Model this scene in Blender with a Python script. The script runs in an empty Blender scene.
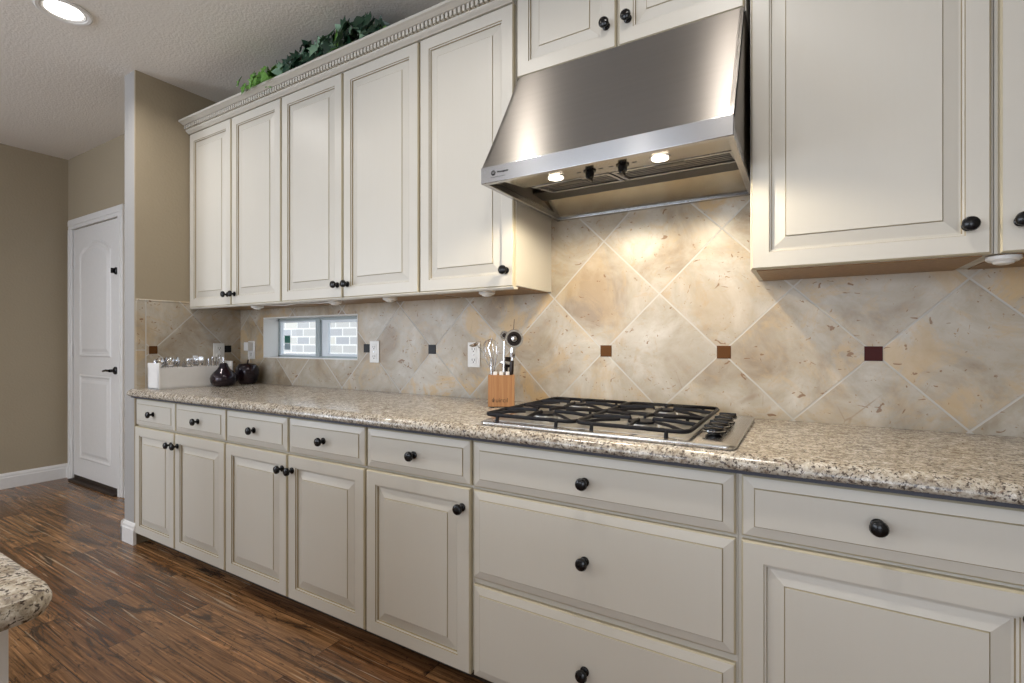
import bpy, bmesh, math, random
from mathutils import Vector, Matrix, Euler
S = bpy.context.scene
COL = S.collection
PI = math.pi
R = math.radians
random.seed(7)

# ------------------------------------------------------------------ camera
F_PX = 493.4; YAW = R(30.79); CAM_D = 1.954; CAM_H = 1.175
cd = bpy.data.cameras.new('camera'); cam = bpy.data.objects.new('camera', cd); COL.objects.link(cam)
cam.location = (0, -CAM_D, CAM_H); cam.rotation_euler = (PI/2, 0, YAW)
cd.sensor_width = 36; cd.lens = 36*F_PX/1024; cd.clip_start = .02; cd.clip_end = 200
S.camera = cam
# ------------------------------------------------------------------ view, world, sun
S.view_settings.view_transform = 'Standard'; S.view_settings.look = 'None'
S.view_settings.gamma = 1; S.view_settings.use_curve_mapping = False
S.view_settings.exposure = -0.08
w = bpy.data.worlds.new('world'); S.world = w; w.use_nodes = True
bg = w.node_tree.nodes['Background']; bg.inputs[0].default_value = (.78, .88, 1, 1); bg.inputs[1].default_value = 2.0
def lamp(name, kind, loc, energy, color=(1, 1, 1), rot=(0, 0, 0), **kw):
    l = bpy.data.lights.new(name, kind); l.energy = energy; l.color = color
    for k, v in kw.items(): setattr(l, k, v)
    o = bpy.data.objects.new(name, l); o.location = loc; o.rotation_euler = rot; COL.objects.link(o)
    return o
lamp('sun', 'SUN', (0, 5, 10), 2.2, (1, .97, .92), (R(38), 0, R(12)), angle=R(1))
# daylight entering through the windows behind the camera (openings in wall_rear; the left lamp is added fill)
lamp('rear_window_daylight', 'AREA', (-2.6, -6.35, 1.55), 78, (.80, .88, 1), (R(99), 0, 0), shape='RECTANGLE', size=2.6, size_y=1.7)
lamp('left_fill_lamp', 'AREA', (-5.46, -4.3, 1.5), 85, (.82, .89, 1), (R(100), 0, R(-90)), shape='RECTANGLE', size=1.9, size_y=1.9)  # added fill, no known window there; brightens ceiling and left side
lamp('rear_patio_daylight', 'AREA', (.8, -6.35, 1.35), 42, (.84, .90, 1), (R(90), 0, 0), shape='RECTANGLE', size=1.7, size_y=2.1)
# recessed ceiling cans over the aisle (the first is the one in view)
WARM = (1, .94, .86)
CANS = [(-3.03, -1.03), (-1.32, -1.15), (-.28, -1.15), (-3.0, -3.4), (-1.2, -3.4), (.6, -3.4), (-4.6, -3.0)]
for i, (x, y) in enumerate(CANS):
    lamp('can_lamp', 'AREA', (x, y, 2.725), 8, WARM, (0, 0, 0), shape='DISK', size=.13, spread=R(150))
# the two halogens of the range hood
for x in (-.70, -.365):
    lamp('hood_lamp', 'SPOT', (x, -.498, 1.700), 14, (1, .86, .64), (R(4), 0, 0), spot_size=R(165), spot_blend=.3, shadow_soft_size=.012)

# ------------------------------------------------------------------ nodes
def mat(name):
    m = bpy.data.materials.new(name); m.use_nodes = True
    nt = m.node_tree; return m, nt, nt.nodes['Principled BSDF']
def setp(b, color=None, rough=None, metal=None, **kw):
    if color is not None: b.inputs['Base Color'].default_value = (*color, 1)
    if rough is not None: b.inputs['Roughness'].default_value = rough
    if metal is not None: b.inputs['Metallic'].default_value = metal
    for k, v in kw.items(): b.inputs[k.replace('_', ' ')].default_value = v
class NT:
    def __init__(s, nt): s.nt = nt
    def n(s, t, **kw):
        x = s.nt.nodes.new(t)
        for k, v in kw.items(): setattr(x, k, v)
        return x
    def l(s, a, b): s.nt.links.new(a, b)
    def math(s, op, a, b=None, c=None):
        x = s.n('ShaderNodeMath', operation=op)
        for i, v in enumerate((a, b, c)):
            if v is None: continue
            if isinstance(v, (int, float)): x.inputs[i].default_value = v
            else: s.l(v, x.inputs[i])
        return x.outputs[0]
    def obj(s): return s.n('ShaderNodeTexCoord').outputs['Object']
    def mapping(s, v, scale=(1, 1, 1), loc=(0, 0, 0), rot=(0, 0, 0)):
        x = s.n('ShaderNodeMapping'); s.l(v, x.inputs[0])
        x.inputs['Scale'].default_value = scale; x.inputs['Location'].default_value = loc; x.inputs['Rotation'].default_value = rot
        return x.outputs[0]
    def noise(s, v, scale, detail=4, rough=.55, dist=0):
        x = s.n('ShaderNodeTexNoise'); s.l(v, x.inputs['Vector'])
        x.inputs['Scale'].default_value = scale; x.inputs['Detail'].default_value = detail
        x.inputs['Roughness'].default_value = rough; x.inputs['Distortion'].default_value = dist
        return x.outputs['Fac']
    def ramp(s, f, stops):
        x = s.n('ShaderNodeValToRGB'); s.l(f, x.inputs[0]); e = x.color_ramp.elements
        e[0].position = stops[0][0]; e[0].color = (*stops[0][1], 1) if len(stops[0][1]) == 3 else stops[0][1]
        e[1].position = stops[-1][0]; e[1].color = (*stops[-1][1], 1)
        for p, c in stops[1:-1]:
            k = e.new(p); k.color = (*c, 1)
        return x.outputs[0]
    def mask(s, f, lo, hi):
        x = s.n('ShaderNodeMapRange'); s.l(f, x.inputs[0]); x.clamp = True
        x.inputs[1].default_value = lo; x.inputs[2].default_value = hi
        return x.outputs[0]
    def mix(s, f, a, b, mode='MIX'):
        x = s.n('ShaderNodeMix', data_type='RGBA', blend_type=mode)
        for i, v in ((0, f), (6, a), (7, b)):
            if isinstance(v, (int, float)): x.inputs[i].default_value = v
            elif isinstance(v, tuple): x.inputs[i].default_value = (*v, 1)
            else: s.l(v, x.inputs[i])
        return x.outputs[2]
    def bump(s, h, strength, dist, b):
        x = s.n('ShaderNodeBump'); x.inputs['Strength'].default_value = strength; x.inputs['Distance'].default_value = dist
        s.l(h, x.inputs['Height']); s.l(x.outputs[0], b.inputs['Normal'])
def plain(name, color, rough=.5, metal=0, **kw):
    m, nt, b = mat(name); setp(b, color, rough, metal, **kw)
    t = NT(nt); f = t.noise(t.obj(), 35, 3)
    c = t.mix(f, tuple(v*.96 for v in color), tuple(min(1, v*1.04) for v in color)); t.l(c, b.inputs['Base Color'])
    return m

def m_paint(name, color, rough=.38):
    m, nt, b = mat(name); t = NT(nt); setp(b, color, rough)
    o = t.obj(); f = t.noise(o, 3, 3); g = t.noise(t.mapping(o, (60, 60, 4)), 1.5, 3)
    c = t.mix(f, tuple(v*.965 for v in color), tuple(v*1.02 for v in color))
    c = t.mix(t.math('MULTIPLY', g, .08), c, (.50, .43, .31)); t.l(c, b.inputs['Base Color'])
    t.bump(g, .05, .002, b); return m
def m_wall(name, color, scale=70, strength=.25, rough=.8):
    m, nt, b = mat(name); t = NT(nt); setp(b, color, rough)
    o = t.obj(); f = t.noise(o, scale, 3, .5); g = t.noise(o, 1.3, 2)
    c = t.mix(g, tuple(v*.96 for v in color), tuple(v*1.03 for v in color)); t.l(c, b.inputs['Base Color'])
    t.bump(f, strength, .006, b); return m
def m_tile(name, axis, x0, z0, d, band=None):
    m, nt, b = mat(name); t = NT(nt); setp(b, (.6, .5, .4), .34)
    o = t.obj(); sep = t.n('ShaderNodeSeparateXYZ'); t.l(o, sep.inputs[0])
    ax = sep.outputs[axis]; az = sep.outputs[2]
    u = t.math('DIVIDE', t.math('SUBTRACT', ax, x0), d); v = t.math('DIVIDE', t.math('SUBTRACT', az, z0), d)
    A = t.math('ADD', u, v); B = t.math('SUBTRACT', u, v)
    def dist(q): return t.math('ABSOLUTE', t.math('SUBTRACT', t.math('FRACT', t.math('ADD', q, .5)), .5))
    dm = t.math('MINIMUM', dist(A), dist(B))
    ida = t.math('FLOOR', A); idb = t.math('FLOOR', B)
    if band:
        # straight border tiles past the band position
        bm = t.math('LESS_THAN', ax, band)
        db = t.math('MULTIPLY', t.math('MINIMUM', t.math('ABSOLUTE', t.math('SUBTRACT', ax, band)), 9), 3.1)
        dj = t.math('MULTIPLY', t.math('ABSOLUTE', t.math('SUBTRACT', az, z0)), 3.1)
        inb = t.math('MINIMUM', db, dj)
        dm = t.math('ADD', t.math('MULTIPLY', bm, inb), t.math('MULTIPLY', t.math('SUBTRACT', 1, bm), t.math('MINIMUM', dm, db)))
    grout = t.math('SUBTRACT', 1, t.mask(dm, .0065, .0110))
    cid = t.n('ShaderNodeCombineXYZ'); t.l(ida, cid.inputs[0]); t.l(idb, cid.inputs[1])
    wn = t.n('ShaderNodeTexWhiteNoise', noise_dimensions='3D'); t.l(cid.outputs[0], wn.inputs['Vector'])
    off = t.n('ShaderNodeVectorMath', operation='MULTIPLY_ADD'); t.l(wn.outputs['Color'], off.inputs[0]); off.inputs[1].default_value = (9, 9, 9); t.l(o, off.inputs[2])
    p = off.outputs[0]
    c = t.ramp(t.noise(p, 4.2, 7, .62, .6), [(.32, (.30, .23, .155)), (.45, (.42, .36, .275)), (.56, (.50, .455, .38)), (.70, (.63, .60, .545))])
    c = t.mix(t.math('MULTIPLY', t.mask(t.noise(p, 14, 6, .7, 1.2), .54, .70), .55), c, (.47, .33, .18))
    c = t.mix(t.math('MULTIPLY', t.mask(t.noise(p, 60, 3, .6), .60, .72), .35), c, (.44, .32, .19))
    c = t.mix(t.math('MULTIPLY', t.mask(t.noise(p, 3.4, 6, .72, 1.2), .50, .60), t.math('MULTIPLY', wn.outputs['Value'], .85)), c, (.56, .395, .20))
    pits = t.mask(t.noise(t.mapping(p, (1, 1, 1.6), rot=(0, .6, 0)), 23, 2, .45, 1.6), .69, .72)
    c = t.mix(t.math('MULTIPLY', pits, .8), c, (.22, .105, .035))
    p2 = t.mask(t.noise(t.mapping(p, (1.5, 1, 1), rot=(.4, 0, .9), loc=(3, 1, 5)), 42, 3, .55, 1.0), .685, .72)
    c = t.mix(t.math('MULTIPLY', p2, .75), c, (.30, .155, .05))
    veins = t.n('ShaderNodeTexVoronoi', feature='DISTANCE_TO_EDGE'); t.l(t.mapping(p, (1, 1, .6)), veins.inputs['Vector']); veins.inputs['Scale'].default_value = 5
    vm = t.math('MULTIPLY', t.math('SUBTRACT', 1, t.mask(veins.outputs[0], .002, .010)), t.mask(t.noise(p, 6, 3), .58, .70))
    c = t.mix(t.math('MULTIPLY', vm, .6), c, (.30, .20, .12))
    tint = t.mix(wn.outputs['Value'], (.90, .89, .88), (1.04, 1.02, 1.0)); c = t.mix(1.0, c, tint, 'MULTIPLY')
    c = t.mix(grout, c, (.54, .52, .48)); t.l(c, b.inputs['Base Color'])
    r = t.n('ShaderNodeMix'); r.data_type = 'FLOAT'; t.l(grout, r.inputs[0]); r.inputs[2].default_value = .33; r.inputs[3].default_value = .85
    t.l(r.outputs[0], b.inputs['Roughness'])
    h = t.math('SUBTRACT', t.math('SUBTRACT', 1, t.math('MULTIPLY', grout, 1)), t.math('MULTIPLY', pits, .5))
    h = t.math('ADD', h, t.math('MULTIPLY', t.noise(p, 40, 4), .25))
    t.bump(h, .35, .003, b); return m
def m_granite():
    m, nt, b = mat('speckled_granite'); t = NT(nt); setp(b, (.6, .5, .4), .19)
    o = t.obj()
    c = t.ramp(t.noise(o, 55, 6, .72, .5), [(.33, (.15, .12, .095)), (.44, (.33, .285, .225)), (.54, (.49, .445, .375)), (.67, (.66, .63, .58))])
    g = t.mask(t.noise(o, 110, 4, .7), .54, .66); c = t.mix(t.math('MULTIPLY', g, .55), c, (.36, .32, .29))
    bl = t.mask(t.noise(t.mapping(o, loc=(5, 3, 1)), 150, 3, .62, .4), .545, .59)
    c = t.mix(t.math('MULTIPLY', bl, .92), c, (.045, .032, .028))
    rd = t.mask(t.noise(t.mapping(o, loc=(2, 8, 1)), 125, 3, .6), .60, .68); c = t.mix(t.math('MULTIPLY', rd, .6), c, (.16, .085, .05))
    wh = t.mask(t.noise(t.mapping(o, loc=(7, 2, 4)), 90, 3, .6), .62, .70); c = t.mix(t.math('MULTIPLY', wh, .7), c, (.80, .77, .71))
    t.l(c, b.inputs['Base Color']); t.bump(t.noise(o, 90, 3), .05, .001, b)
    return m
def m_floor():
    m, nt, b = mat('hand_scraped_hardwood'); t = NT(nt); setp(b, (.2, .1, .05), .3)
    o = t.obj(); br = t.n('ShaderNodeTexBrick'); t.l(o, br.inputs['Vector'])
    br.offset = .37; br.inputs['Scale'].default_value = 1
    br.inputs['Brick Width'].default_value = 1.15; br.inputs['Row Height'].default_value = .125; br.inputs['Mortar Size'].default_value = .0012
    br.inputs['Color1'].default_value = (0, 0, 0, 1); br.inputs['Color2'].default_value = (1, 1, 1, 1); br.inputs['Mortar'].default_value = (.5, .5, .5, 1)
    idv = br.outputs['Color']; joint = br.outputs['Fac']
    off = t.n('ShaderNodeVectorMath', operation='MULTIPLY_ADD'); t.l(idv, off.inputs[0]); off.inputs[1].default_value = (7, 13, 5); t.l(o, off.inputs[2]); p = off.outputs[0]
    base = t.mix(idv, (.115, .050, .020), (.28, .150, .068))
    gr = t.noise(t.mapping(p, (.9, 30, 1)), 2.2, 7, .70, 1.0)
    c = t.mix(1.0, base, t.ramp(gr, [(.34, (.22, .19, .17)), (.45, (.70, .68, .66)), (.55, (1.05, 1.05, 1.05)), (.68, (2.0, 1.95, 1.85))]), 'MULTIPLY')
    bl = t.mask(t.noise(t.mapping(p, (1.2, 5.0, 1)), 1.9, 7, .70, 1.3), .53, .62)
    c = t.mix(t.math('MULTIPLY', bl, .85), c, (.022, .012, .008))
    b2 = t.mask(t.noise(t.mapping(p, (4, 11, 1), loc=(4, 1, 0)), 4.5, 4, .6, 1.4), .60, .66)
    c = t.mix(t.math('MULTIPLY', b2, .6), c, (.016, .009, .006))
    glint = t.mask(t.noise(t.mapping(p, (.9, 55, 1), loc=(1, 7, 0)), 2.0, 3, .5, .4), .62, .65)
    glint = t.math('MULTIPLY', glint, t.mask(t.noise(o, 1.4, 2), .44, .56))
    c = t.mix(t.math('MULTIPLY', glint, .6), c, (.50, .40, .28))  # glints off the scraped relief painted in as pale streaks
    c = t.mix(joint, c, (.015, .008, .005)); t.l(c, b.inputs['Base Color'])
    rr = t.n('ShaderNodeMapRange'); t.l(gr, rr.inputs[0]); rr.inputs[3].default_value = .14; rr.inputs[4].default_value = .34; t.l(rr.outputs[0], b.inputs['Roughness'])
    h = t.math('ADD', t.math('MULTIPLY', gr, .5), t.math('MULTIPLY', t.noise(t.mapping(p, (3, 16, 1)), 2, 3), .9)); h = t.math('SUBTRACT', h, joint)
    t.bump(h, .35, .004, b); return m
def m_steel(name, color=(.27, .25, .232), rough=.36, aniso=.95, streak=(1.2, 45, 45)):
    m, nt, b = mat(name); t = NT(nt); setp(b, color, rough, 1.0)
    o = t.obj(); f = t.noise(t.mapping(o, streak), 1.5, 2, .5); g = t.noise(o, 5, 3)
    b.inputs['Anisotropic'].default_value = aniso
    tg = t.n('ShaderNodeCombineXYZ'); tg.inputs[1].default_value = .5; tg.inputs[2].default_value = .86; t.l(tg.outputs[0], b.inputs['Tangent'])
    c = t.mix(f, tuple(v*.95 for v in color), tuple(min(1, v*1.04) for v in color)); t.l(c, b.inputs['Base Color'])
    r = t.n('ShaderNodeMapRange'); t.l(g, r.inputs[0]); r.inputs[3].default_value = rough*.95; r.inputs[4].default_value = rough*1.05; t.l(r.outputs[0], b.inputs['Roughness'])
    return m
def m_wood(name, c0, c1, axis=(40, 40, 2), rough=.45):
    m, nt, b = mat(name); t = NT(nt); setp(b, c0, rough)
    f = t.noise(t.mapping(t.obj(), axis), 1.6, 5, .6, .6); t.l(t.mix(t.mask(f, .3, .7), c0, c1), b.inputs['Base Color']); return m
def m_brick():
    m, nt, b = mat('pale_painted_brick'); t = NT(nt); setp(b, (.7, .66, .6), .85)
    sep = t.n('ShaderNodeSeparateXYZ'); t.l(t.obj(), sep.inputs[0]); cb = t.n('ShaderNodeCombineXYZ'); t.l(sep.outputs[0], cb.inputs[0]); t.l(sep.outputs[2], cb.inputs[1])
    br = t.n('ShaderNodeTexBrick'); t.l(cb.outputs[0], br.inputs['Vector']); br.inputs['Scale'].default_value = 1
    br.inputs['Brick Width'].default_value = .30; br.inputs['Row Height'].default_value = .125; br.inputs['Mortar Size'].default_value = .012
    br.inputs['Color1'].default_value = (.66, .64, .58, 1); br.inputs['Color2'].default_value = (.36, .38, .43, 1); br.inputs['Mortar'].default_value = (.80, .80, .78, 1)
    c = t.mix(t.math('MULTIPLY', t.noise(t.obj(), 20, 4), .3), br.outputs['Color'], (.60, .58, .54)); t.l(c, b.inputs['Base Color']); return m
def m_emit(name, color, strength):
    m, nt, b = mat(name); setp(b, color, .4); b.inputs['Emission Color'].default_value = (*color, 1); b.inputs['Emission Strength'].default_value = strength; return m
def m_glass(name, color=(1, 1, 1), rough=0.0, mixf=.12):
    m, nt, b = mat(name); t = NT(nt); nt.nodes.remove(b)
    tr = t.n('ShaderNodeBsdfTransparent'); tr.inputs[0].default_value = (*color, 1)
    gl = t.n('ShaderNodeBsdfGlossy'); gl.inputs['Roughness'].default_value = rough
    mx = t.n('ShaderNodeMixShader'); mx.inputs[0].default_value = .07; t.l(tr.outputs[0], mx.inputs[1]); t.l(gl.outputs[0], mx.inputs[2])
    t.l(mx.outputs[0], nt.nodes['Material Output'].inputs[0]); return m

M = dict(
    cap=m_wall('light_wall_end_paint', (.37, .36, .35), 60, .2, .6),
    pale=m_wall('daylit_reveal', (.84, .83, .81), 60, .2, .6),
    paint=m_paint('cream_cabinet_paint', (.60, .575, .52)),
    glaze=m_paint('tan_glaze', (.30, .245, .15), .5),
    glaze_light=m_paint('pale_glaze', (.50, .445, .32), .45),
    wall=m_wall('tan_wall_paint', (.37, .31, .22)),
    ceiling=m_wall('textured_ceiling_paint', (.78, .75, .705), 85, .38, .9),
    tile=m_tile('travertine_back', 0, -.265, 1.135, .455),
    tile_side=m_tile('travertine_side', 1, -.087, 1.125, .44, -.565),
    granite=m_granite(), floor=m_floor(),
    trim=plain('white_trim_paint', (.74, .73, .72), .35),
    white=plain('white_plastic', (.80, .79, .77), .35),
    black=plain('black_knob_enamel', (.005, .005, .006), .2, Specular_IOR_Level=.35),
    iron=plain('black_cast_iron', (.004, .004, .007), .45, Specular_IOR_Level=.3),
    bronze=plain('dark_bronze', (.03, .022, .02), .3, .6),
    steel=m_steel('brushed_steel'), steel_lip=m_steel('bright_brushed_steel', (.46, .46, .47), .25, .85),
    steel_in=m_steel('warm_inner_steel', (.42, .385, .325), .24, .5),
    chrome=plain('polished_chrome', (.75, .75, .77), .12, 1.0),
    top_steel=m_steel('cooktop_steel', (.66, .66, .66), .24, .5),
    alu=plain('burner_aluminium', (.55, .54, .52), .35, .9),
    mesh=plain('filter_dark_metal', (.10, .095, .085), .4, .8),
    raw=m_wood('raw_cabinet_plywood', (.24, .13, .05), (.34, .20, .085)),
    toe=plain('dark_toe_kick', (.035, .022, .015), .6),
    blockwood=m_wood('honey_wood', (.27, .115, .040), (.44, .23, .095), (50, 50, 2), .4),
    burn=plain('burnt_lettering', (.06, .028, .012), .6),
    acc_brown=plain('brown_glass_tile', (.105, .040, .008), .6, Specular_IOR_Level=.2),
    acc_red=plain('dark_red_glass_tile', (.050, .005, .004), .5, Specular_IOR_Level=.2),
    acc_dark=plain('black_glass_tile', (.012, .012, .014), .4, Specular_IOR_Level=.25),
    vinyl=plain('grey_green_vinyl_frame', (.34, .39, .40), .4),
    vinylw=plain('pale_vinyl_sash', (.72, .76, .80), .4),
    glass=m_glass('window_glass'), sticker=plain('green_sticker', (.03, .16, .12), .4), sticker2=plain('grey_sticker', (.30, .38, .42), .4),
    brick=m_brick(), soil=plain('outdoor_ground', (.45, .43, .38), .9),
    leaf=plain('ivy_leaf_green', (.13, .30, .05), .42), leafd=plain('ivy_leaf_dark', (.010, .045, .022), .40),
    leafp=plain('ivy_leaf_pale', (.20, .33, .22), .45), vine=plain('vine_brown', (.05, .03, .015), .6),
    lens=m_emit('can_lens', (1, .97, .90), 9), hlens=m_emit('halogen_lens', (1, .93, .80), 14),
    groove=plain('dark_groove', (.02, .018, .016), .7), edge_shade=plain('dark_edge_shade', (.035, .038, .055), .4),
)
# pears / apple glaze: dark metallic purple
def m_fruit():
    m, nt, b = mat('dark_iridescent_glaze'); t = NT(nt); setp(b, (.03, .02, .035), .16, .35)
    f = t.noise(t.obj(), 9, 4); t.l(t.mix(t.mask(f, .35, .7), (.004, .004, .014), (.030, .015, .016)), b.inputs['Base Color'])
    b.inputs['Coat Weight'].default_value = .15; b.inputs['Coat Roughness'].default_value = .08; return m
M['fruit'] = m_fruit()

# ------------------------------------------------------------------ mesh builder
class MB:
    def __init__(s, mx=None): s.v = []; s.f = []; s.m = []; s.s = []; s.mx = mx
    def add(s, vs, fs, m=0, smooth=False):
        k = len(s.v); s.v += [tuple(p) for p in vs]
        for f in fs: s.f.append(tuple(i+k for i in f)); s.m.append(m); s.s.append(smooth)
    def box(s, x0, x1, y0, y1, z0, z1, m=0, b=0):
        if x0 > x1: x0, x1 = x1, x0
        if y0 > y1: y0, y1 = y1, y0
        if z0 > z1: z0, z1 = z1, z0
        if b <= 0:
            s.add([(x0, y0, z0), (x1, y0, z0), (x1, y1, z0), (x0, y1, z0), (x0, y0, z1), (x1, y0, z1), (x1, y1, z1), (x0, y1, z1)],
                  [(3, 2, 1, 0), (4, 5, 6, 7), (0, 1, 5, 4), (1, 2, 6, 5), (2, 3, 7, 6), (3, 0, 4, 7)], m); return
        bm = bmesh.new(); bmesh.ops.create_cube(bm, size=1)
        for v in bm.verts: v.co = Vector(((x0+x1)/2+v.co.x*(x1-x0), (y0+y1)/2+v.co.y*(y1-y0), (z0+z1)/2+v.co.z*(z1-z0)))
        b = min(b, (x1-x0)*.45, (y1-y0)*.45, (z1-z0)*.45)
        bmesh.ops.bevel(bm, geom=bm.edges[:], offset=b, segments=3, profile=.5, affect='EDGES')
        bm.verts.index_update(); s.add([v.co[:] for v in bm.verts], [[v.index for v in f.verts] for f in bm.faces], m, False); bm.free()
    def lathe(s, prof, c=(0, 0, 0), axis='Z', n=24, m=0, smooth=True, sq=None):
        """prof: list of (radius, height)"""
        vs = []; fs = []
        for r, h in prof:
            for i in range(n):
                a = 2*PI*i/n; x = math.cos(a)*max(r, 1e-5); y = math.sin(a)*max(r, 1e-5)
                if axis == 'Z': p = (x, y, h)
                elif axis == 'Y': p = (x, -h, y)      # towards the camera side
                else: p = (h, x, y)
                vs.append((p[0]+c[0], p[1]+c[1], p[2]+c[2]))
        for k in range(len(prof)-1):
            for i in range(n):
                j = (i+1) % n; q = (k*n+i, k*n+j, (k+1)*n+j, (k+1)*n+i)
                fs.append(q if axis != 'Y' or True else q[::-1])
        fs.append(tuple(range(n))[::-1]); fs.append(tuple((len(prof)-1)*n+i for i in range(n)))
        s.add(vs, fs, m, smooth)
    def tube(s, pts, r, n=8, m=0, close=False, flat=1.0):
        pts = [Vector(p) for p in pts]; vs = []; fs = []; N = len(pts)
        up = Vector((0, 0, 1)); prev = None
        for i, p in enumerate(pts):
            if close: d = pts[(i+1) % N]-pts[i-1]
            else: d = pts[min(i+1, N-1)]-pts[max(i-1, 0)]
            d.normalize()
            if prev is None:
                a = d.cross(up)
                if a.length < .1: a = d.cross(Vector((1, 0, 0)))
            else:
                a = prev - d*prev.dot(d)
            a.normalize(); prev = a; bb = d.cross(a)
            rr = r[i] if isinstance(r, (list, tuple)) else r
            for k in range(n):
                t = 2*PI*k/n; vs.append(p+a*math.cos(t)*rr+bb*math.sin(t)*rr*flat)
        for i in range(N if close else N-1):
            for k in range(n):
                j = (k+1) % n; i2 = (i+1) % N
                fs.append((i*n+k, i*n+j, i2*n+j, i2*n+k))
        if not close: fs.append(tuple(range(n))[::-1]); fs.append(tuple((N-1)*n+k for k in range(n)))
        s.add(vs, fs, m, True)
    def rings(s, x0, x1, z0, z1, prof, yb, arch=0):
        """Concentric rectangles facing -y. prof: (inset, depth, material of the band that leads to the next ring)."""
        def ring(ins, d):
            a, b, c, e = x0+ins, x1-ins, z0+ins, z1-ins
            return [(a, yb-d, c), (b, yb-d, c), (b, yb-d, e), (a, yb-d, e)]
        base = len(s.v)
        for ins, d, _ in prof: s.v += ring(ins, d)
        for k in range(len(prof)-1):
            for i in range(4):
                j = (i+1) % 4; s.f.append((base+4*k+i, base+4*k+j, base+4*k+4+j, base+4*k+4+i)); s.m.append(prof[k][2]); s.s.append(False)
        L = base+4*(len(prof)-1); s.f.append((L, L+1, L+2, L+3)); s.m.append(prof[-1][2]); s.s.append(False)
        s.f.append((base+3, base+2, base+1, base)); s.m.append(0); s.s.append(False)
    def prism_x(s, prof, x0, x1, m=0, smooth=False):
        """prof: closed list of (y,z)"""
        n = len(prof); vs = [(x0, y, z) for y, z in prof]+[(x1, y, z) for y, z in prof]
        fs = [(i, (i+1) % n, n+(i+1) % n, n+i) for i in range(n)]
        s.add(vs, fs, m, smooth); s.add(vs, [tuple(range(n))[::-1], tuple(range(n, 2*n))], m, False)
    def prism_z(s, prof, z0, z1, m=0, smooth=False):
        n = len(prof); vs = [(x, y, z0) for x, y in prof]+[(x, y, z1) for x, y in prof]
        fs = [(i, (i+1) % n, n+(i+1) % n, n+i) for i in range(n)]+[tuple(range(n))[::-1], tuple(range(n, 2*n))]
        s.add(vs, fs, m, smooth)
    def build(s, name, mats, parent=None, loc=None):
        me = bpy.data.meshes.new(name); me.from_pydata(s.v, [], s.f)
        for x in (mats if isinstance(mats, (list, tuple)) else [mats]): me.materials.append(M[x] if isinstance(x, str) else x)
        for i, p in enumerate(me.polygons): p.material_index = s.m[i]; p.use_smooth = s.s[i]
        bm = bmesh.new(); bm.from_mesh(me); bmesh.ops.recalc_face_normals(bm, faces=bm.faces[:]); bm.to_mesh(me); bm.free()
        if any(s.s): me.set_sharp_from_angle(angle=R(38))
        me.update(); o = bpy.data.objects.new(name, me); COL.objects.link(o)
        if parent: o.parent = parent
        if loc: o.location = loc
        return o
def empty(name, loc, label, cat, group=None, rz=0):
    o = bpy.data.objects.new(name, None); COL.objects.link(o); o.location = loc; o.rotation_euler = (0, 0, rz); o.empty_display_size = .05
    o['label'] = label; o['category'] = cat
    if group: o['group'] = group
    return o
def tag(o, label, cat, group=None):
    o['label'] = label; o['category'] = cat
    if group: o['group'] = group
    return o
def struct(o): o['kind'] = 'structure'; return o
def local(mb, origin):
    mb.v = [(a-origin[0], b-origin[1], c-origin[2]) for a, b, c in mb.v]; return mb
def text_mesh(body, size, name, m, parent, loc, rot=(PI/2, 0, 0), ext=.0005, shear=0):
    cu = bpy.data.curves.new(name, 'FONT'); cu.body = body; cu.size = size; cu.extrude = ext; cu.align_x = 'CENTER'; cu.align_y = 'CENTER'; cu.shear = shear
    ob = bpy.data.objects.new(name, cu); COL.objects.link(ob); dg = bpy.context.evaluated_depsgraph_get()
    me = bpy.data.meshes.new_from_object(ob.evaluated_get(dg)); COL.objects.unlink(ob); bpy.data.objects.remove(ob)
    me.materials.clear(); me.materials.append(M[m]); o = bpy.data.objects.new(name, me); COL.objects.link(o); o.parent = parent; o.location = loc; o.rotation_euler = rot
    return o

# ------------------------------------------------------------------ room shell
CEIL = 2.75; XC = -3.34; XL = -5.50; YD = -.247; XR = 2.2; YR = -6.4; XE = -3.472; YE = -.615; CT = .902
f = MB(); f.box(XL-.15, XR+.15, YR-.15, .15, -.05, 0); struct(f.build('floor', 'floor'))
f = MB(); f.box(XL-.15, XR+.15, YR-.15, .15, CEIL, CEIL+.1); struct(f.build('ceiling', 'ceiling'))
WX0, WX1, WZ0, WZ1, WT = -3.07, -2.182, 1.069, 1.332, .14
f = MB()
def wall_piece(x0, x1, z0, z1, m):
    f.box(x0, x1, 0, WT, z0, z1, m)
wall_piece(XC, WX0, 0, 2.2, 0); wall_piece(WX1, XR+.15, 0, 2.2, 0); wall_piece(WX0, WX1, 0, WZ0, 0); wall_piece(WX0, WX1, WZ1, 2.2, 0)
wall_piece(XC, XR+.15, 2.2, CEIL, 1)
wb = struct(f.build('wall_back', ['tile', 'wall']))
for i, (x, z, c) in enumerate([(-.711, 1.136, 'acc_brown'), (-.259, 1.136, 'acc_brown'), (.186, 1.136, 'acc_red'), (-1.638, 1.135, 'acc_dark'), (-2.108, 1.137, 'acc_dark'), (.645, 1.136, 'acc_brown')]):
    g = MB(); g.box(x-.024, x+.024, -.0025, .0015, z-.0235, z+.0235, 0, .0012); g.build('accent_tile', c, wb)
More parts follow.
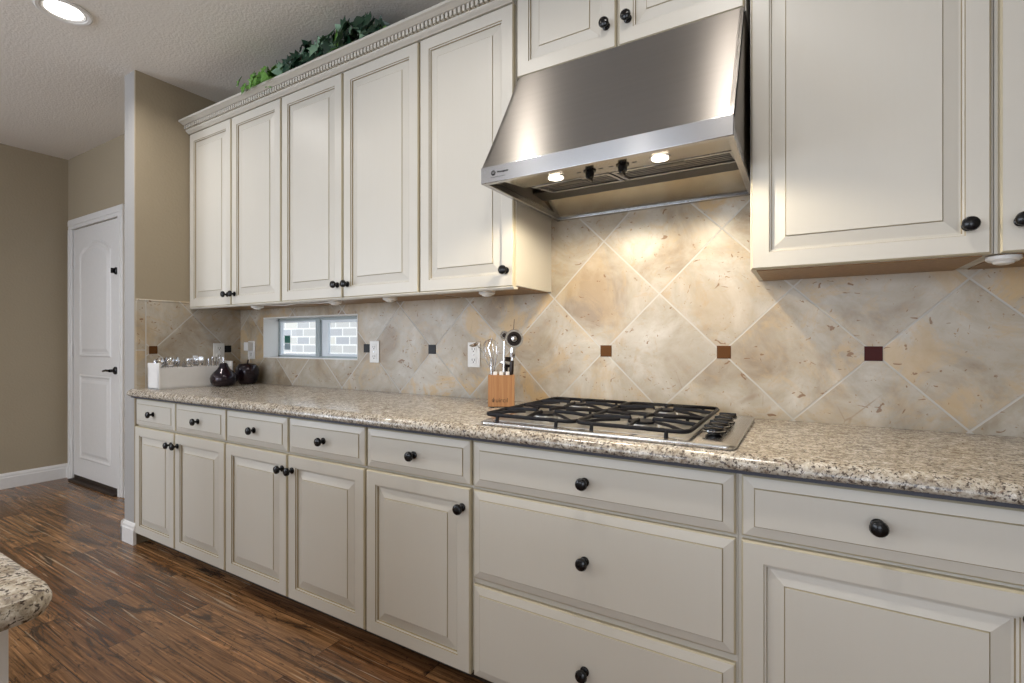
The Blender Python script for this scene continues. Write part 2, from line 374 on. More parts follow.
# return wall at the left end of the counter, tiled low on its kitchen face
f = MB(); f.box(XE, XC, YE, WT, 0, CEIL, 0, 0)
wr = struct(f.build('wall_return', 'wall'))
f = MB(); f.box(XE, XC-.012, YE-.0012, YE, .0, CEIL); f.build('end_cap', 'cap', wr)
f = MB(); f.box(XC-.001, XC+.008, YE+.002, -.0005, .86, 1.412, 0); f.box(XC-.001, XC+.010, YE+.002, -.0005, 1.412, 1.424, 0, .004); f.build('tile_splash', 'tile_side', wr)
for y, c in ((-.527, 'acc_brown'), (-.087, 'acc_dark')):
    g = MB(); g.box(XC+.0065, XC+.0105, y-.022, y+.022, 1.102, 1.148, 0, .0012); g.build('accent_tile', c, wr)
f = MB(); f.box(XL-.15, XE+.001, YD, .15, 0, CEIL); struct(f.build('wall_door_side', 'wall'))
f = MB(); f.box(XL-.15, XL, -3.3, YD, 0, CEIL); f.box(XL-.15, XL, YR-.15, -5.3, 0, CEIL); f.box(XL-.15, XL, -5.3, -3.3, 0, .5); f.box(XL-.15, XL, -5.3, -3.3, 2.5, CEIL); struct(f.build('wall_left', 'wall'))  # opening added for the left fill lamp
f = MB(); f.box(XR, XR+.15, YR-.15, 0, 0, CEIL); struct(f.build('wall_right', 'wall'))
f = MB()   # rear wall with two window openings
xs = [XL-.15, -3.9, -1.3, -.05, 1.65, XR+.15]
for i, (a, b_) in enumerate(zip(xs[:-1], xs[1:])):
    if i == 1: f.box(a, b_, YR-.15, YR, 0, .7); f.box(a, b_, YR-.15, YR, 2.4, CEIL)
    elif i == 3: f.box(a, b_, YR-.15, YR, 0, .3); f.box(a, b_, YR-.15, YR, 2.4, CEIL)
    else: f.box(a, b_, YR-.15, YR, 0, CEIL)
struct(f.build('wall_rear', 'wall'))

def baseboard(name, segs):
    f = MB()
    for (x0, y0, x1, y1, nx, ny) in segs:     # along the segment, normal (nx,ny) into the room
        prof = [(0, 0), (.016, 0), (.016, .085), (.012, .092), (.012, .105), (.006, .118), (0, .122)]
        n = len(prof); vs = [(x0+nx*d, y0+ny*d, z) for d, z in prof]+[(x1+nx*d, y1+ny*d, z) for d, z in prof]
        fs = [(i, (i+1) % n, n+(i+1) % n, n+i) for i in range(n)]+[tuple(range(n))[::-1], tuple(range(n, 2*n))]
        f.add(vs, fs)
    return struct(f.build(name, 'trim'))
baseboard('baseboard_left', [(XL, YR, XL, YD, 1, 0)])
baseboard('baseboard_end', [(XE-.014, YE, XC+.014, YE, 0, -1), (XE, YE-.016, XE, YD, -1, 0)])
baseboard('baseboard_door_side', [(XL, YD, -5.43, YD, 0, -1), (-4.40, YD, XE, YD, 0, -1)])

# interior door with arched upper panel
dx0, dx1, dz0, dz1 = -5.345, -4.495, .05, 2.118
door = MB(); door.box(dx0, dx1, YD-.012, YD-.001, dz0, dz1)
do = struct(door.build('door_1', 'trim'))
def panel_outline(x0, x1, z0, z1, ins, arch):
    a, b, c, e = x0+ins, x1-ins, z0+ins, z1-ins
    if not arch: return [(a, c), (b, c), (b, e), (a, e)]
    pts = [(a, c), (b, c), (b, e-arch)]
    for i in range(1, 24):
        t = (1-math.cos(PI*i/24))/2; x = b+(a-b)*t; s_ = math.sin(PI*t); pts.append((x, e-arch+arch*s_**.62))
    pts.append((a, e-arch)); return pts
for (z0, z1, ar) in ((.20, .90, 0), (1.05, 1.99, .10)):
    g = MB(); lv = [(0, .0125), (.010, .0190), (.024, .0125), (.040, .0125), (.064, .0200)]
    rings_ = [panel_outline(dx0+.13, dx1-.13, z0, z1, i, ar) for i, _ in lv]; n = len(rings_[0]); vs = []; fs = []
    for (i, d), rg in zip(lv, rings_): vs += [(x, YD-d, z) for x, z in rg]
    for k in range(len(lv)-1):
        for i in range(n): j = (i+1) % n; fs.append((k*n+i, k*n+j, (k+1)*n+j, (k+1)*n+i))
    fs.append(tuple((len(lv)-1)*n+i for i in range(n))); g.add(vs, fs); g.build('panel', 'trim', do)
g = MB()
for (a, b_, c, e) in ((-5.432, -5.352, 0, 2.1255), (-4.488, -4.408, 0, 2.1255), (-5.432, -4.408, 2.126, 2.210)):
    g.box(a, b_, YD-.024, YD, c, e, 0, .004)
    if e-c > 1: g.box(a+.012, b_-.03, YD-.030, YD-.02, c, e-.0005, 0, .003)
    else: g.box(a+.012, b_-.012, YD-.030, YD-.02, c+.03, e-.012, 0, .003)
g.build('casing', 'trim', do)
g = MB(); g.box(-5.352, -4.488, YD-.006, YD-.0005, 0.0, .055); g.box(-5.352, -4.488, YD-.05, YD, 0, .018, 0, .004); g.build('threshold', 'toe', do)
for z in (1.86, 1.10, .30):
    g = MB(); g.lathe([(.008, -.05), (.008, .05)], (dx0-.004, YD-.022, z), 'Z', 10); g.box(dx0-.004, dx0+.03, YD-.014, YD-.010, z-.045, z+.045); g.build('hinge', 'trim', do)
g = MB(); g.lathe([(.030, .012), (.030, .02), (.024, .026), (.012, .028), (.012, .055)], (dx1-.048, YD, .952), 'Y', 20)
g.tube([(dx1-.048, YD-.055, .952), (dx1-.10, YD-.058, .954), (dx1-.160, YD-.055, .946)], [.010, .009, .007], 10); g.build('lever_handle', 'black', do)
g = MB(); g.lathe([(.028, .012), (.028, .022), (.02, .028), (.01, .03)], (dx1-.035, YD, 1.715), 'Y', 20); g.box(dx1-.041, dx1-.029, YD-.05, YD-.03, 1.695, 1.735, 0, .003); g.build('deadbolt', 'black', do)

# window in the backsplash
g = MB()
yf = .105
g.box(WX0, WX1, yf, yf+.03, WZ0, WZ0+.014, 0); g.box(WX0, WX1, yf, yf+.03, WZ1-.022, WZ1, 0); g.box(WX0, WX0+.016, yf, yf+.03, WZ0, WZ1, 0); g.box(WX1-.016, WX1, yf, yf+.03, WZ0, WZ1, 0)
xm = -2.655; g.box(xm-.022, xm+.018, yf-.006, yf+.028, WZ0+.008, WZ1-.012, 0, .002)
win = struct(g.build('window_1', 'vinyl'))
g = MB(); e_ = .004
g.box(WX0, WX0+e_, -.001, yf, WZ0, WZ1); g.box(WX1-e_, WX1, -.001, yf, WZ0, WZ1); g.box(WX0, WX1, -.001, yf, WZ0, WZ0+e_); g.box(WX0, WX1, -.001, yf, WZ1-e_, WZ1)
g.build('reveal', 'pale', win)  # daylight on the tiled reveal put into this pale colour
def sash(a, b_, c, e, y, t, mname, tl=0):
    tl = tl or t; g = MB(); g.box(a+tl, b_-t, y, y+.018, c, c+t); g.box(a+tl, b_-t, y, y+.018, e-t, e); g.box(a, a+tl, y, y+.018, c, e); g.box(b_-t, b_, y, y+.018, c, e)
    s_ = g.build('sash', mname, win); q = MB(); q.box(a+tl, b_-t, y+.008, y+.011, c+t, e-t); q.build('pane', 'glass', s_); return s_
sash(WX0+.016, xm-.022, WZ0+.014, WZ1-.022, yf+.005, .009, 'vinylw'); sash(xm+.018, WX1-.016, WZ0+.014, WZ1-.022, yf+.010, .016, 'vinylw', .060)
g = MB(); g.box(WX0+.055, WX0+.115, yf+.010, yf+.012, 1.165, 1.215, 0); g.build('sticker', 'sticker', win)
g = MB(); g.box(WX0+.055, WX0+.115, yf+.010, yf+.012, 1.120, 1.163, 0); g.build('sticker', 'sticker2', win)
# outside: neighbouring brick wall and ground
g = MB(); g.box(-9, 0, 3.0, 3.2, -.3, 3.2); struct(g.build('wall_outside', 'brick'))
g = MB(); g.box(-14, 3, .16, 6, -.35, -.3); struct(g.build('ground_outside', 'soil'))

# ------------------------------------------------------------------ cabinet pieces
DOOR = [(0, 0, 2), (0, .015, 2), (.004, .020, 0), (.050, .020, 1), (.0515, .0165, 0), (.056, .0155, 1), (.0575, .0095, 0), (.062, .0095, 0), (.094, .0165, 1), (.0955, .0155, 2), (.0965, .0190, 0)]
BIGD = [(i*.98 if i > .01 else i, d, m) for i, d, m in DOOR]
DRAW = [(0, 0, 2), (0, .010, 2), (.004, .0135, 0), (.028, .0185, 1), (.0295, .0178, 2), (.0305, .0215, 0)]
PM = ['paint', 'glaze', 'glaze_light']
kb = MB(); kb.lathe([(.0125, 0), (.0125, .003), (.010, .005), (.0055, .007), (.0055, .016), (.010, .0185), (.0155, .022), (.0165, .026), (.0145, .031), (.009, .034), (.003, .035)], (0, 0, 0), 'Y', 20)
kb.v = [(x*1.1, y*1.08, z*1.1) for x, y, z in kb.v]
knob_src = [None]
def knob(parent, x, y, z, org):
    if knob_src[0] is None:
        o = kb.build('knob', 'black', parent); knob_src[0] = o
    else:
        o = knob_src[0].copy(); COL.objects.link(o); o.parent = parent; o.name = 'knob'
    o.location = (x-org[0], y-org[1], z-org[2]); return o
def front(kind, parent, org, x0, x1, z0, z1, yb, prof, kx=None, kz=None):
    g = MB(); g.rings(x0, x1, z0, z1, prof, yb); o = local(g, org).build(kind, PM, parent)
    depth = prof[-1][1] if kind == 'drawer' else prof[2][1]
    if kx is not None: knob(o, kx, yb-depth, kz, org)
    return o
G = .005   # half gap
YB = -.600  # base face frame plane (door backs)
def base_cab(x0, x1, label, doors, drawers, side_l=False):
    org = ((x0+x1)/2, -.30, 0); e = empty('base_cabinet', org, label, 'cabinet', 'cream base cabinets under the long granite counter')
    g = MB(); g.box(x0+.0004, x1-.0004, YB, -.008, .075, .8525); local(g, org).build('body', 'paint', e)
    g = MB(); g.box(x0+.0004, x1-.0004, -.54, -.50, 0.0, .075); local(g, org).build('toe_kick', 'toe', e)
    for (a, b_, c, d_, kx, kz) in doors: front('door', e, org, a, b_, c, d_, YB, BIGD if b_-a > .5 else DOOR, kx, kz)
    for (a, b_, c, d_, kx, kz) in drawers: front('drawer', e, org, a, b_, c, d_, YB, DRAW, kx, kz)
    return e
DT, DB, DRT, DRB = .686, .068, .846, .695
bx = [XC+.003, -2.885, -2.406, -1.926, -1.450, -.953, -.146, .414, .97]
def pair(i, label):
    a, b_, c = bx[i], bx[i+1], bx[i+2]
    base_cab(a, c, label, [(a+G, b_-G, DB, DT, b_-.034, .622), (b_+G, c-G, DB, DT, b_+.034, .622)],
             [(a+G, b_-G, DRB, DRT, (a+b_)/2, .770), (b_+G, c-G, DRB, DRT, (b_+c)/2, .770)])
pair(0, 'leftmost cream two-door base cabinet, against the wall end, nearest the far door')
pair(2, 'second cream two-door base cabinet from the left, beneath the window end of the counter')
a, c = bx[4], bx[5]
base_cab(a, c, 'single-door cream base cabinet directly left of the three wide drawers', [(a+G, c-G, DB, DT, c-.036, .620)], [(a+G, c-G, DRB, DRT, (a+c)/2, .770)])
a, c = bx[5], bx[6]
base_cab(a, c, 'cream base cabinet of three wide drawers under the cooktop', [], [(a+G, c-G, .694, DRT, (a+c)/2, .768), (a+G, c-G, .392, .684, (a+c)/2, .540), (a+G, c-G, .068, .371, (a+c)/2, .222)])
a, c = bx[6], bx[7]
base_cab(a, c, 'large cream base cabinet right of the cooktop with one wide drawer over one door', [(a+G+.004, c-G, DB, DT, c-.038, .635)], [(a+G+.004, c-G, .695, DRT, (a+c)/2, .775)])

# upper cabinets
YU = -.305; UB = 1.388; UT = 2.482
def upper_cab(x0, x1, label, doors, top=UT+.055, bot=UB, prof=DOOR):
    org = ((x0+x1)/2, -.15, bot); e = empty('upper_cabinet', org, label, 'cabinet', 'cream upper wall cabinets')
    g = MB(); g.box(x0+.0004, x1-.0004, YU, -.0008, bot+.003, top, 0); local(g, org).build('body', 'paint', e)
    g = MB(); g.box(x0+.016, x1-.016, YU+.018, -.0015, bot+.0002, bot+.003, 0); local(g, org).build('underside', 'raw', e).__setitem__('label', 'bare brown wood underside')
    for (a, b_, c, d_, kx, kz) in doors: front('door', e, org, a, b_, c, d_, YU, prof, kx, kz)
    return e
ux = [XC+.001, -2.874, -2.405, -1.925, -1.440, -.962]
KZ = 1.450
for i, lab in ((0, 'leftmost cream two-door upper cabinet, against the tan return wall'), (2, 'second cream two-door upper cabinet from the left, above the small window')):
    a, b_, c = ux[i], ux[i+1], ux[i+2]
    upper_cab(a, c, lab, [(a+G, b_-G, UB, UT-.006, b_-.036, KZ), (b_+G, c-G, UB, UT-.006, b_+.036, KZ)])
a, c = ux[4], ux[5]
upper_cab(a, c, 'single-door cream upper cabinet just left of the range hood', [(a+G, c-.004, UB, UT-.006, c-.036, KZ)])
upper_cab(-.9555, -.156, 'short cream two-door cabinet above the range hood', [(-.950, -.559, 2.182, 2.68, -.592, 2.262), (-.549, -.160, 2.182, 2.68, -.516, 2.262)], 2.70, 2.176)
BIGU = [(i*.95 if i > .01 else i, d, m) for i, d, m in DOOR]
upper_cab(-.145, .396, 'large cream upper cabinet with one door right of the range hood', [(-.141, .388, UB+.002, 2.60, .345, 1.462)], 2.70, UB, BIGU)
upper_cab(.3965, .95, 'cream upper cabinet cut by the right edge of the picture', [(.404, .94, UB+.002, 2.60, .440, 1.462)], 2.70, UB, BIGU)

# crown moulding with dentils on the left run
cm = MB(); X0, X1 = XC+.001, -.966
cp = [(YU-.0004, UT-.004), (YU-.0240, UT-.004), (YU-.027, UT-.001), (YU-.036, UT+.005), (YU-.041, UT+.010), (YU-.042, UT+.015), (YU-.038, UT+.0175), (YU-.038, UT+.041), (YU-.056, UT+.042), (YU-.062, UT+.045), (YU-.072, UT+.050), (YU-.078, UT+.0515), (YU-.082, UT+.053), (YU-.082, UT+.064), (YU-.0004, UT+.064)]
cm.prism_x(cp, X0, X1, 0)
x = X0+.004
while x < X1-.012:
    cm.box(x, x+.0125, YU-.052, YU-.037, UT+.0190, UT+.0405, 0); x += .0215
cm.box(X0, X1-.0005, YU-.0385, YU-.0379, UT+.0180, UT+.0408, 1)
lr = MB(); lr.prism_x([(YU-.0195, UB-.0005), (YU-.021, UB-.004), (YU-.016, UB-.010), (YU+.012, UB-.010), (YU+.012, UB-.0005)], XC+.001, -.964, 0)
tag(lr.build('light_rail', 'paint'), 'thin cream light rail moulding along the bottom of the left upper cabinets', 'moulding')
c_ = cm.build('crown_moulding', ['trim_paint' if False else 'paint', 'glaze'])
tag(c_, 'cream crown moulding with a row of small dentils on top of the left upper cabinets', 'moulding')

# under-cabinet puck lights
def puck(x, y, lab):
    e = empty('puck_light', (x, y, UB-(.006 if x < 0 else 0)), lab, 'light', 'small white puck lights under the upper cabinets')
    g = MB(); g.lathe([(.034, .006 if x < 0 else 0), (.034, -.008), (.028, -.013)], n=24); g.build('housing', 'white', e)
    g = MB(); g.lathe([(.022, -.0125), (.019, -.018), (.010, -.021)], n=20); g.build('lens', 'white', e)
for x, lab in ((-2.745, 'white puck light under the upper cabinets farthest left, above the dark apple'), (-2.075, 'white puck light under the cabinets above the window'), (-1.69, 'white puck light under the cabinets between window and middle outlet'), (-1.14, 'white puck light under the single-door cabinet left of the hood'), (.425, 'white puck light under the right-hand cabinets near the picture edge')):
    puck(x, -.245 if x < 0 else -.262, lab)
g = MB(); g.tube([(-2.66, -.262, UB-.004), (-2.5, -.235, UB-.010), (-2.35, -.25, UB-.004), (-2.2, -.24, UB-.010), (-2.10, -.225, UB-.006)], .004, 8)
tag(g.build('lamp_cable', 'white'), 'white cable running under the upper cabinets between two puck lights', 'cable')

# ------------------------------------------------------------------ countertop
g = MB(); fr = -.652; zt, zb = CT, CT-.0405; pr = []
pr += [(-.0005, zb), (-.0005, zt)]
for i in range(7): t = PI/2*i/6; pr.append((fr+.034-.034*math.sin(t), zt-.027+.027*math.cos(t)))
for i in range(5): t = PI/2*i/4; pr.append((fr+.012-.012*math.cos(t), zb+.012-.012*math.sin(t)))
g.prism_x(pr, XC+.0085, XR-.01, 0, True)
# nib that wraps the front of the wall end
g.prism_x([(y, z) for y, z in pr if y < -.6]+[(YE-.0005, zb), (YE-.0005, zt)], XC-.014, XC+.0085, 0, True)
ct = tag(g.build('granite_countertop', 'granite'), 'long speckled beige granite countertop on the cream base cabinets', 'countertop')
g = MB(); g.box(XC+.009, XR-.02, -.640, -.02, zb-.008, zb-.0002); g.build('shade_strip', 'edge_shade', ct)  # dark strip painting the shadow line under the granite edge

# island corner, bottom left
def rounded(x0, y0, x1, y1, r, n=6):
    pts = []
    for cx, cy, a0 in ((x1-r, y1-r, 0), (x0+r, y1-r, 90), (x0+r, y0+r, 180), (x1-r, y0+r, 270)):
        for i in range(n+1): a = R(a0+90*i/n); pts.append((cx+r*math.cos(a), cy+r*math.sin(a)))
    return pts
def slab(g, x0, y0, x1, y1, r, z0, z1, e=.012, m=0):
    lv = [(e, z0), (e*.3, z0+e*.3), (0, z0+e), (0, z1-e), (e*.3, z1-e*.3), (e, z1)]; vs = []; fs = []
    for ins, z in lv: vs += [(x, y, z) for x, y in rounded(x0+ins, y0+ins, x1-ins, y1-ins, max(r-ins, .001))]
    n = len(vs)//len(lv)
    for k in range(len(lv)-1):
        for i in range(n): j = (i+1) % n; fs.append((k*n+i, k*n+j, (k+1)*n+j, (k+1)*n+i))
    fs += [tuple(range(n))[::-1], tuple((len(lv)-1)*n+i for i in range(n))]; g.add(vs, fs, m, True)
IX, IY = -.708, -1.739
isl = empty('kitchen_island', (-1.8, -2.3, 0), 'corner of white kitchen island with granite top at the lower left', 'island')
g = MB(); slab(g, -2.9, -2.95, IX, IY, .035, .872, .905, .014); local(g, (-1.8, -2.3, 0)).build('countertop', 'granite', isl)
g = MB(); g.box(-2.85, IX-.055, -2.90, IY-.03, .02, .8715); g.box(-2.8, IX-.08, -2.85, IY-.08, 0, .02); local(g, (-1.8, -2.3, 0)).build('body', 'trim', isl)

# ------------------------------------------------------------------ range hood
HX0, HX1 = -.930, -.158; HZ = 1.700; HLT = 1.752; HY = -.590; HTY = -.345; HTZ = 2.168
hood = empty('range_hood', ((HX0+HX1)/2, -.3, HZ), 'brushed stainless steel range hood above the cooktop', 'range hood'); ho = tuple(hood.location)
t_ = .012
g = MB()   # sloped canopy: gentle concave curve, thin shell closed at the sides
N = 14; cur = []
for i in range(N+1):
    u = i/N; y = HY+(HTY-HY)*u+.004*math.sin(PI*u); z = HLT+(HTZ-HLT)*u; cur.append((y, z))
g.prism_x(cur+[(-.0015, HTZ), (-.0015, HTZ-.02), (-.03, HTZ-.02)]+[(y+.02, z-.006) for y, z in cur[::-1]], HX0, HX1, 0, True)
for (a, b_) in ((HX0, HX0+t_), (HX1-t_, HX1)):
    g.prism_x([(HY+.001, HLT)]+cur[1:]+[(-.0015, HTZ), (-.0015, HZ+.02), (HY+.001, HZ+.02)], a, b_, 0)
local(g, ho).build('canopy', 'steel', hood)
g = MB(); g.box(HX0-.001, HX1+.001, HY-.004, HY+.016, HZ-.002, HLT+.001, 0, .002); lip = local(g, ho).build('front_lip', 'steel_lip', hood)
g = MB()
for (a, b_) in ((HX0-.001, HX0+.018), (HX1-.018, HX1+.001)): g.box(a, b_, HY+.014, -.0015, HZ-.002, HZ+.022, 0, .002)
g.box(HX0, HX1, -.022, -.0015, HZ-.002, HZ+.02, 0, .002); local(g, ho).build('bottom_rim', 'steel_lip', hood)
g = MB(); g.prism_x([(HY+.018, HZ+.004), (-.425, HZ+.020), (-.425, HZ+.026), (HY+.018, HZ+.010)], HX0+.07, HX1-.014, 0)
g.prism_x([(HY+.018, HZ+.004), (-.425, HZ+.05), (-.425, HZ+.06), (HY+.018, HZ+.012)], HX0+.012, HX0+.07, 0)
cp_ = local(g, ho).build('control_panel', 'steel_in', hood)
g = MB()
for a, b_ in ((HX0+.10, (HX0+HX1)/2-.004), ((HX0+HX1)/2+.004, HX1-.02)):
    z0 = HZ+.018
    g.box(a, b_, -.425, -.413, z0, z0+.014, 0, .001); g.box(a, b_, -.262, -.250, z0+.024, z0+.040, 0, .001)
    for xx in (a, b_-.012):
        g.prism_x([(-.425, z0), (-.25, z0+.024), (-.25, z0+.038), (-.425, z0+.014)], xx, xx+.012, 0)
    g.prism_x([(-.415, z0+.010), (-.255, z0+.034), (-.255, z0+.038), (-.415, z0+.014)], a+.01, b_-.01, 1)
    for k in range(5):
        yy = -.392+k*.027; zz = z0+.008+(yy+.415)*.145; g.box(a+.012, b_-.012, yy, yy+.004, zz-.001, zz+.004, 0)
    xm_ = (a+b_)/2; g.box(xm_-.045, xm_+.045, -.418, -.395, z0-.002, z0+.003, 1, .001)
local(g, ho).build('filter', ['steel_lip', 'mesh'], hood)
g = MB(); g.prism_x([(-.252, HZ+.052), (-.160, HZ+.046), (-.160, HZ+.050), (-.252, HZ+.060)], HX0+.012, HX1-.012, 0); local(g, ho).build('grease_trough', 'mesh', hood)
g = MB(); g.prism_x([(-.160, HZ+.046), (-.022, HZ+.008), (-.022, HZ+.016), (-.160, HZ+.054)], HX0+.012, HX1-.012, 0); local(g, ho).build('rear_panel', 'steel_in', hood)
g = MB(); g.box(HX0+.012, HX1-.012, HY+.10, -.01, HZ+.10, HZ+.104); local(g, ho).build('inner_liner', 'mesh', hood)
def on_panel(y): return HZ+.004+(y-(HY+.018))/(-.425-(HY+.018))*.016
for x in (-.70, -.365):
    y = -.500; z = on_panel(y)
    g = MB(); g.lathe([(.030, -.002), (.032, .004)], (x, y, z-.002), n=24, m=0); g.lathe([(.023, -.004), (.023, 0)], (x, y, z-.002), n=24, m=1)
    local(g, ho).build('halogen_light', ['chrome', 'hlens'], hood)
for x in (-.584, -.478):
    y = -.497; z = on_panel(y)
    g = MB(); g.lathe([(.020, .001), (.020, -.004), (.014, -.006), (.013, -.022), (.011, -.024)], (x, y, z), n=20); g.box(x-.004, x+.004, y-.020, y+.018, z-.032, z-.018, 0, .002)
    local(g, ho).build('control_knob', 'black', hood)
    for s_ in (-1, 1):
        g = MB(); g.box(x+min(s_*.0295, s_*.044), x+max(s_*.0295, s_*.044), y-.0004, y+.0004, z-.0012, z+.001)
        for q in range(4): g.box(x+s_*.030+q*.004*s_, x+s_*.0305+q*.004*s_+.001, y-.002, y+.002, z-.0015, z+.001)
        local(g, ho).build('dial_mark', 'groove', hood)
# small round badge and lettering on the lip
lx, ly, lz = HX0+.048, HY-.0045, HZ+.028
g = MB(); g.lathe([(.0085, 0), (.0085, .0006)], (lx, ly+.0004, lz), 'Y', 24); g_ = local(g, ho).build('badge', 'groove', hood)
text_mesh('GE', .009, 'badge_letters', 'chrome', hood, (lx-ho[0], ly-.0010-ho[1], lz-ho[2]), shear=.2)
text_mesh('Monogram', .0095, 'brand_lettering', 'groove', hood, (lx+.036-ho[0], ly-.0002-ho[1], lz+.001-ho[2]))
g = MB(); g.box(lx-.01, lx+.045, ly-.0003, ly+.0003, lz-.0145, lz-.0138); local(g, ho).build('badge_rule', 'groove', hood)

# ------------------------------------------------------------------ cooktop
KX0, KX1, KY0, KY1 = -.925, -.150, -.622, -.052
kt = empty('gas_cooktop', ((KX0+KX1)/2, (KY0+KY1)/2, CT), 'stainless gas cooktop with black cast iron grates set in the granite', 'cooktop'); ko = tuple(kt.location)
g = MB(); slab(g, KX0, KY0, KX1, KY1, .028, CT+.0004, CT+.013, .006); local(g, ko).build('steel_top', 'top_steel', kt)
WX = -.268   # right end of the burner well
g = MB(); slab(g, KX0+.03, KY0+.035, WX, KY1-.03, .02, CT+.0131, CT+.0142, .0004, 0); local(g, ko).build('burner_well', 'alu', kt)
g = MB(); g.box(WX+.006, WX+.009, KY0+.03, KY1-.03, CT+.0128, CT+.0138); local(g, ko).build('well_groove', 'groove', kt)
gx = [(KX0+.014, -.592), (-.588, WX+.002)]
for (a, b_) in gx:
    for yc, rb in ((KY0+.150, .046), (KY1-.135, .037)):
        xc = (a+b_)/2
        g = MB(); g.lathe([(rb*1.35, 0), (rb*1.30, .004), (rb, .006), (rb*.95, .014)], (xc, yc, CT+.0142), n=28, m=1); g.lathe([(rb*.86, .014), (rb*.9, .016), (rb*.88, .021), (rb*.6, .023)], (xc, yc, CT+.0142), n=28, m=0)
        g.tube([(xc+rb*1.2, yc-.01, CT+.014), (xc+rb*1.2, yc-.01, CT+.030)], .003, 8, 2)
        local(g, ko).build('burner', ['iron', 'alu', 'white'], kt)
GZ = CT+.034
def bar(g, p, q, w_=.0058, h=.0065):
    g.tube([p, q], w_, 8, 0, False, h/w_)
for (a, b_) in gx:
    g = MB(); y0, y1 = KY0+.018, KY1-.014; xc = (a+b_)/2; yc = (y0+y1)/2; r = .03
    out = rounded(a, y0, b_, y1, r, 4); g.tube([(x, y, GZ) for x, y in out], .0054, 8, 0, True, 1.15)
    bar(g, (a, yc, GZ), (b_, yc, GZ))
    for (q0, q1) in ((y0, yc), (yc, y1)):
        ym = (q0+q1)/2
        for (p, q) in (((xc, q0, GZ), (xc, ym-.032, GZ+.004)), ((xc, q1, GZ), (xc, ym+.032, GZ+.004)), ((a, ym, GZ), (xc-.034, ym, GZ+.004)), ((b_, ym, GZ), (xc+.034, ym, GZ+.004))):
            P, Q = Vector(p), Vector(q); g.tube([P, P.lerp(Q, .5)+Vector((0, 0, .004)), Q+Vector((0, 0, .003)), Q+Vector((0, 0, -.004))], [.0050, .0050, .0048, .0036], 8, 0, False, 1.25)
        for sx in (-1, 1):
            for sy in (-1, 1):
                P = Vector((xc+sx*(b_-a)/2*.92, ym+sy*(q1-q0)/2*.92, GZ)); Q = Vector((xc+sx*.052, ym+sy*.048, GZ+.006))
                g.tube([P, P.lerp(Q, .5)+Vector((0, 0, .003)), Q], [.0044, .0044, .0040], 8, 0, False, 1.2)
    for fx in (a+.055, b_-.055):
        for fy, s_ in ((y0, -1), (y1, 1), (yc, 0)):
            g.tube([(fx, fy, GZ), (fx, fy+s_*.006, GZ-.008), (fx, fy+s_*.008, CT+.0145)], [.0056, .0056, .0064], 8)
    local(g, ko).build('grate', 'iron', kt)
for k in range(4):
    y = -.512+k*.091; x = -.216
    g = MB(); g.lathe([(.022, 0), (.022, .003), (.0165, .006), (.017, .011), (.0265, .0135), (.0285, .018), (.0275, .023), (.022, .0265), (.010, .0275)], (x, y, CT+.0132), n=28, m=0)
    g.box(x-.0255, x+.0255, y-.0045, y+.0045, CT+.037, CT+.0445, 0, .003)
    g.lathe([(.0288, .0165), (.0288, .0185)], (x, y, CT+.0132), n=28, m=1)
    local(g, ko).build('burner_knob', ['black', 'chrome'], kt)

# ------------------------------------------------------------------ outlets
def outlet(loc, rz, lab, deco=True):
    e = empty('wall_outlet', loc, lab, 'outlet', 'white outlet covers on the tile', rz)
    g = MB(); g.box(-.036, .036, -.006, -.0003, -.060, .060, 0, .003); g.build('cover_plate', 'white', e)
    for z in (-.026, .026):
        g = MB(); g.box(-.017, .017, -.0085, -.005, z-.0165, z+.0165, 0, .003); r_ = g.build('receptacle', 'white', e)
        g = MB(); g.box(-.0085, -.0060, -.0090, -.0082, z-.003, z+.007); g.box(.0060, .0085, -.0090, -.0082, z-.003, z+.007); g.lathe([(.003, .0082), (.003, .0090)], (0, 0, z-.009), 'Y', 10); g.build('slots', 'groove', r_)
    g = MB(); g.lathe([(.003, .006), (.003, .0068)], (0, 0, 0), 'Y', 10); g.build('screw', 'chrome', e)
    return e
outlet((XC+.008, -.147, 1.104), PI/2, 'white outlet cover on the side tile behind the dark pear')
outlet((-3.197, 0, 1.118), 0, 'white outlet cover with a plugged-in adapter, left of the small window')
outlet((-2.045, 0, 1.118), 0, 'white outlet cover just right of the small window')
outlet((-1.376, 0, 1.111), 0, 'white outlet cover left of the wooden utensil block')
ad = empty('power_adapter', (-3.197, -.0095, 1.140), 'small white power adapter plugged into the outlet beside the dark apple', 'adapter')
g = MB(); g.box(-.026, .020, -.034, -.0004, -.026, .030, 0, .004); g.build('body', 'white', ad)
g = MB(); g.tube([(.004, -.018, -.026), (.006, -.02, -.06), (.022, -.022, -.10), (.018, -.018, -.15), (.010, -.02, -.20), (-.01, -.03, -.228), (-.05, -.04, -.230)], .0028, 8); g.build('cord', 'white', ad)

